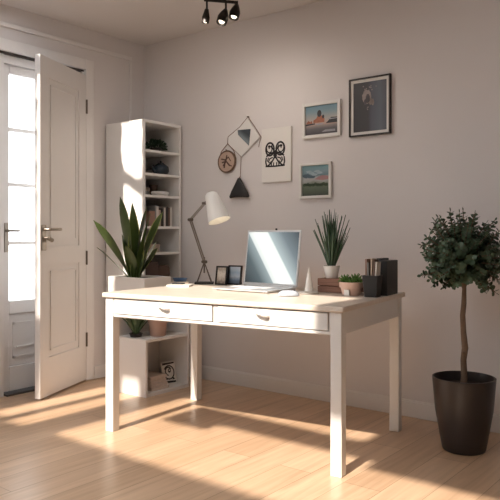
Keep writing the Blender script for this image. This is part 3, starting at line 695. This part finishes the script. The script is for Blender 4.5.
# ornament poster
ps = thing('ornament_poster', 'unframed white board with black symmetrical ornament on the wall', 'poster', (1.305, 0, 1.41))
MB().box((-.121, -.018, 0), (.121, 0, .362)).build('board', 'paper', ps, bevel=.001)
m = MB()
def line(pts, wd=.004):
    for i in range(len(pts)-1):
        a = Vector((pts[i][0], pts[i][1])); b = Vector((pts[i+1][0], pts[i+1][1])); d = (b-a)
        if d.length < 1e-6: continue
        nn = Vector((-d.y, d.x)).normalized()*wd*.68; d = d.normalized()*wd*.2
        m.prism([tuple(a-nn-d), tuple(b-nn+d), tuple(b+nn+d), tuple(a+nn-d)], lambda q: (q[0], -.0188, q[1]), lambda q: (q[0], -.018, q[1]))
cz = .185; cx = -.008
for s in (-1, 1):
    def S(u, v): return (cx + s*u, cz + v)
    line([S(.043 + .034*math.cos(a), .036 + .043*math.sin(a)) for a in [k*PI/12 for k in range(25)]], .009)
    line([S(.043 + (.006+.0020*k)*math.cos(k*.55), .040 + (.006+.0024*k)*math.sin(k*.55)) for k in range(15)], .006)
    line([S(.0, .0), S(.02, .012), S(.05, .004), S(.072, -.012)], .008)
    line([S(.0, -.004), S(.012, -.03), S(.03, -.055), S(.06, -.075), S(.078, -.078)], .008)
    line([S(.074, -.02), S(.078, -.05), S(.070, -.078), S(.0, -.080)], .008)
    line([S(.02, -.02), S(.045, -.028), S(.055, -.05), S(.04, -.058), S(.032, -.045)], .006)
    line([S(.008, .02), S(.02, .04), S(.03, .062)], .006)
    line([S(.012, -.055), S(.014, -.078)], .006); line([S(.03, -.062), S(.032, -.078)], .006); line([S(.055, -.02), S(.064, -.045)], .006)
    m.prism([S(.048 + .012*math.cos(k), .055 + .009*math.sin(k)) for k in [j*PI/5 for j in range(10)]], lambda q: (q[0], -.0189, q[1]), lambda q: (q[0], -.018, q[1]))
    m.prism([S(.0, .03), S(.012, .012), S(.016, -.01), S(.0, -.03)], lambda q: (q[0], -.0187, q[1]), lambda q: (q[0], -.018, q[1]))
m.build('black_ornament', 'ink', ps)

# cord hanging with paper diamond
hg = thing('wall_hanging', 'cord and paper diamond wall hanging left of the ornament poster', 'wall hanging', (1.02, -.004, 1.60))
def hz(x, z, y=0.): return (x-1.02, y, z-1.60)
m = MB(); c = .0019
m.tube([hz(1.059, 1.872, -.008), hz(.985, 1.81, -.006), hz(.875, 1.750, -.004), hz(.872, 1.70, -.004)], c, 6)
m.tube([hz(1.059, 1.872, -.008), hz(1.12, 1.795, -.006), hz(1.172, 1.722, -.004), hz(1.158, 1.69, -.004), hz(1.150, 1.655, -.004)], c, 6)
m.tube([hz(1.0, 1.60, -.010), hz(.998, 1.452, -.016)], .0022, 6)
m.tube([hz(.872, 1.70, -.004), hz(.94, 1.65, -.012), hz(1.0, 1.60, -.010)], .0015, 6)
m.build('cord', 'cord', hg)
m = MB(); m.prism([(.880, 1.745), (.985, 1.805), (1.056, 1.862), (1.165, 1.725), (1.08, 1.66), (1.0, 1.598), (.885, 1.70)], lambda p: hz(p[0], p[1], -.009), lambda p: hz(p[0], p[1], -.006))
m.build('paper_diamond', 'frame_white', hg)
blu = ramp_mat('slate_stripes', [(0, (.03, .04, .05)), (.3, (.13, .16, .18)), (.5, (.05, .065, .08)), (.75, (.20, .24, .26)), (1, (.04, .05, .06))], 0, -.03, .14, .0, diag=(.5, 0, .8))
m = MB(); m.prism([(.971, 1.788), (1.084, 1.785), (1.070, 1.672), (.975, 1.755)], lambda p: hz(p[0], p[1], -.013), lambda p: hz(p[0], p[1], -.009))
m.build('slate_triangle', blu, hg)
MB().tube([hz(1.059, 1.872, .003), hz(1.059, 1.872, -.016)], .004, 8).build('nail', 'bronze', hg)
# round plaque
pq = thing('round_plaque', 'small brown round plaque hanging from a looped cord', 'plaque', (.868, -.003, 1.575))
rx = Matrix.Rotation(PI/2, 4, 'X')
MB().lathe([(.076, 0), (.083, .004), (.085, .010), (.080, .016), (.074, .017), (.073, .012)], n=44, m=rx, sx=1., sy=.95).build('rim', 'plaque_rim', pq)
MB().lathe([(.073, .001), (.073, .0135)], n=40, m=rx, sy=.95).build('disc', 'plaque', pq)
m = MB()
for pts in ([(-.045, .02), (-.01, .012), (.02, .03), (.04, .0)], [(-.03, -.03), (-.005, .0), (.005, .045)], [(.0, .0), (.03, -.03), (.05, -.035)], [(-.04, -.005), (.0, .0)], [(-.01, .01), (-.02, -.045)]):
    m.tube([(p[0], -.0145, p[1]) for p in pts], [.005, .006, .004, .003][:len(pts)], 6)
m.build('branch_motif', 'plaque_mark', pq)
MB().tube([(-.083, -.006, .01), (-.055, -.005, .075), (.004, -.004, .128), (.06, -.005, .075), (.083, -.006, .01)], .0026, 6).build('cord_loop', 'cord', pq)
MB().tube([(-.012, .002, .085), (-.012, -.008, .085)], .003, 8).build('pin', 'bronze', pq)
# black triangular pendant
bp_ = thing('triangle_pendant', 'black soft triangular pendant hanging below the paper diamond', 'pendant', (.996, -.030, 1.318))
vs = []; fs = []; sec = [(.132, .010, .008), (.118, .018, .014), (.08, .042, .020), (.04, .068, .024), (.012, .086, .024), (.0, .084, .016), (.002, .06, .008)]; n = 20
for zq, rx_, ry_ in sec:
    for kk in range(n):
        a = 2*PI*kk/n; c_, s_ = math.cos(a), math.sin(a)
        vs.append((rx_*abs(c_)**.8*(1 if c_ > 0 else -1), ry_*abs(s_)**.8*(1 if s_ > 0 else -1), zq - (.006 if zq < .02 else 0)*abs(c_)**2))
for i in range(len(sec)-1):
    for kk in range(n): fs.append((i*n+kk, i*n+(kk+1)%n, (i+1)*n+(kk+1)%n, (i+1)*n+kk))
fs.append(tuple(range(n))); fs.append(tuple((len(sec)-1)*n+kk for kk in range(n)))
m = MB(); m.add(vs, fs, 0, True); m.build('body', 'black', bp_)
MB().tube([(0, 0, .128), (0, .006, .142)], .003, 8).build('hanging_loop', 'cord', bp_)

# ------------------------------------------------------------------ potted tree on the right
tr = thing('potted_tree', 'small round-crowned eucalyptus tree in tall dark pot at right', 'potted tree', (2.722, -.392, 0))
MB().lathe([(.090, 0), (.100, .003), (.104, .01), (.138, .20), (.151, .352), (.151, .358), (.143, .359), (.139, .33), (.137, .30)], n=56).build('pot', 'potdark', tr)
MB().lathe([(.130, .25), (.138, .31)], n=40).build('soil', 'soil', tr)
tk = MB()
top = Vector((.0, 0, .80))
tpts = [(-.004, 0, .29), (.002, 0, .36), (-.004, .004, .44), (.006, .0, .50), (-.002, 0, .58), (-.006, 0, .66), (0, 0, .72), (.002, 0, .80)]
tk.tube(tpts, [.017, .0155, .0145, .0155, .0135, .013, .0125, .010], 10)
tk.tube([(.0, -.01, .475), (.008, -.02, .482)], [.009, .005], 8)
fo = MB(); shoots = []
rt = Vector((.78, .62, 0)); tow = Vector((.62, -.78, 0))
def shoot(p0, d, ln, nleaf, size, curl=.35):
    pts = [Vector(p0)]; d = Vector(d).normalized(); n_ = max(4, int(ln/.03)); side = Vector((random.uniform(-1,1), random.uniform(-1,1), random.uniform(-.2,1)))
    for i in range(n_):
        d = (d + side*curl/n_*random.uniform(.3, 1)).normalized(); pts.append(pts[-1] + d*ln/n_)
    tk.tube(pts, [.0042*(1-.75*i/n_) + .0008 for i in range(n_+1)], 5)
    for j in range(nleaf):
        f = .22 + .8*j/nleaf; f = min(f, .999); i = int(f*n_); q = pts[i].lerp(pts[i+1], f*n_-i); dd = (pts[i+1]-pts[i]).normalized()
        a = j*1.57 + random.uniform(-.3, .3); u = dd.orthogonal().normalized(); v = dd.cross(u)
        for s in (0, PI):
            ld = (u*math.cos(a+s) + v*math.sin(a+s)) + dd*.45
            sz = size*(1-.35*f)*random.uniform(.8, 1.2)
            fo.leaf(q, ld, dd + Vector((random.uniform(-.4,.4), random.uniform(-.4,.4), random.uniform(-.2,.6))), sz, sz*.9)
    fo.leaf(pts[-1], d, Vector((1, 0, .3)), size*.6, size*.45)
CZ = .945
for k in range(84):
    a = k*2.399; sz_ = -.85 + 1.85*(k+.5)/84; sz_ = min(1, sz_); h_ = math.sqrt(max(0, 1-sz_*sz_))
    d = Vector((math.cos(a)*h_, math.sin(a)*h_, sz_))
    r0 = random.uniform(.05, .09); p0 = Vector((0, 0, CZ)) + d*r0
    tk.tube([(0, 0, .78 + .10*max(0, sz_)), (d.x*.03, d.y*.03, .86), p0], [.004, .003, .002], 5)
    shoot(p0, d + Vector((0, 0, .15)), random.uniform(.11, .165), 9, .036, .5)
for dx, dz, ln in ((-.40, .92, .24), (-.1, 1., .20), (.12, 1., .25), (.5, .9, .25), (-.9, .45, .21), (-1., .0, .19), (-.85, -.5, .20), (.9, .5, .22), (-.65, .7, .22), (-.6, -.8, .16)):
    shoot(Vector((0, 0, CZ-.02)), rt*dx + tow*random.uniform(-.1, .3) + Vector((0, 0, dz)), ln, 10, .033, .4)
for k in range(36):
    a = random.uniform(0, 2*PI); e = random.uniform(-.8, 1.3); d = Vector((math.cos(a)*math.cos(e), math.sin(a)*math.cos(e), math.sin(e)))
    shoot(Vector((0, 0, CZ-.02)) + d*random.uniform(.02, .08), d, .10, 6, .036)
tk.build('trunk', 'bark', tr)
fo.build('foliage', 'leaf_tree', tr)

# ------------------------------------------------------------------ ceiling spotlight
cl = thing('ceiling_spotlight', 'dark three-head spotlight bar hanging from the ceiling', 'ceiling light', (1.39, -.64, 2.422))
def cz_(x, y, z): return (x-1.39, y-.64*-1, z-2.422)
bd = Vector((.78, .62, 0))
MB().lathe([(.05, H-2.422-.02), (.055, H-2.422-.015), (.055, H-2.422)], n=28).build('canopy', 'blackmetal', cl)
MB().tube([(0, 0, .005), (0, 0, H-2.422-.015)], .008, 10).build('stem', 'blackmetal', cl)
MB().tube([-bd*.125 + Vector((0,0,.014)), bd*.075 + Vector((0,0,-.002))], .009, 10).build('bar', 'blackmetal', cl)
for off, drop, hl, hr, tilt, ty in ((-.108, .050, .085, .023, .12, .1), (.004, .045, .10, .033, .28, -.3), (.070, .010, .095, .032, .22, -.25)):
    base = bd*off + Vector((0, 0, .012-.018*(off+.125)/.225))
    hd = MB().tube([base, base - Vector((0, 0, drop))], .006, 8)
    hd = hd.build('spot_arm', 'blackmetal', cl)
    mt = Matrix.Translation(base - Vector((0, 0, drop-.004))) @ Matrix.Rotation(math.atan2(bd.y, bd.x), 4, 'Z') @ Matrix.Rotation(tilt, 4, 'Y') @ Matrix.Rotation(ty, 4, 'X')
    hh = MB().lathe([(.004, 0), (.012, -.006), (hr*.75, -hl*.35), (hr, -hl*.62), (hr*.92, -hl), (hr*.80, -hl), (hr*.72, -hl*.88)], n=24, m=mt).build('spot_head', 'blackmetal', cl)
    MB().lathe([(hr*.55, -hl*.89), (hr*.42, -hl*.97), (.001, -hl*1.0)], n=20, m=mt).build('lens', 'lens', hh)

# ------------------------------------------------------------------ light and camera
for i, (hx_, hy_, hz_, tx, tz_, e_) in enumerate(((1.30, -.75, 2.30, .6, 1.5, 5), (1.40, -.69, 2.27, 1.2, 1.4, 6), (1.47, -.62, 2.32, 1.7, 1.2, 3.5))):
    sl = bpy.data.lights.new('spot', 'SPOT'); sl.energy = e_; sl.color = (1., .90, .80); sl.spot_size = math.radians(150); sl.spot_blend = 1.; sl.shadow_soft_size = .04
    s_ = bpy.data.objects.new('spot', sl); C.objects.link(s_); s_.location = (hx_, hy_, hz_)
    s_.rotation_euler = (Vector((tx, 0, tz_)) - Vector((hx_, hy_, hz_))).to_track_quat('-Z', 'Y').to_euler()
sd = bpy.data.lights.new('sun', 'SUN'); sd.energy = 8.4; sd.color = (1., .88, .76); sd.angle = math.radians(1.0)
so = bpy.data.objects.new('sun', sd); C.objects.link(so)
el = math.radians(42); so.rotation_euler = Vector((SX*math.cos(el), math.cos(el), -math.sin(el))).to_track_quat('-Z', 'Y').to_euler()
wd = bpy.data.worlds.new('world'); bpy.context.scene.world = wd; wd.use_nodes = True
bg = wd.node_tree.nodes['Background']; bg.inputs[0].default_value = (.96, .975, 1., 1); bg.inputs[1].default_value = 4.8

cam = bpy.data.cameras.new('camera'); co = bpy.data.objects.new('camera', cam); C.objects.link(co)
co.location = (3.93, -3.61, 1.061); co.rotation_euler = (PI/2, 0, .6703)
cam.sensor_width = 36; cam.lens = 36*665/500; cam.shift_y = -(250-234)/500*1.0
cam.shift_y = -16/500
bpy.context.scene.camera = co
vs_ = bpy.context.scene.view_settings
vs_.view_transform = 'Standard'; vs_.look = 'None'; vs_.gamma = 1; vs_.exposure = 0.; vs_.use_curve_mapping = False
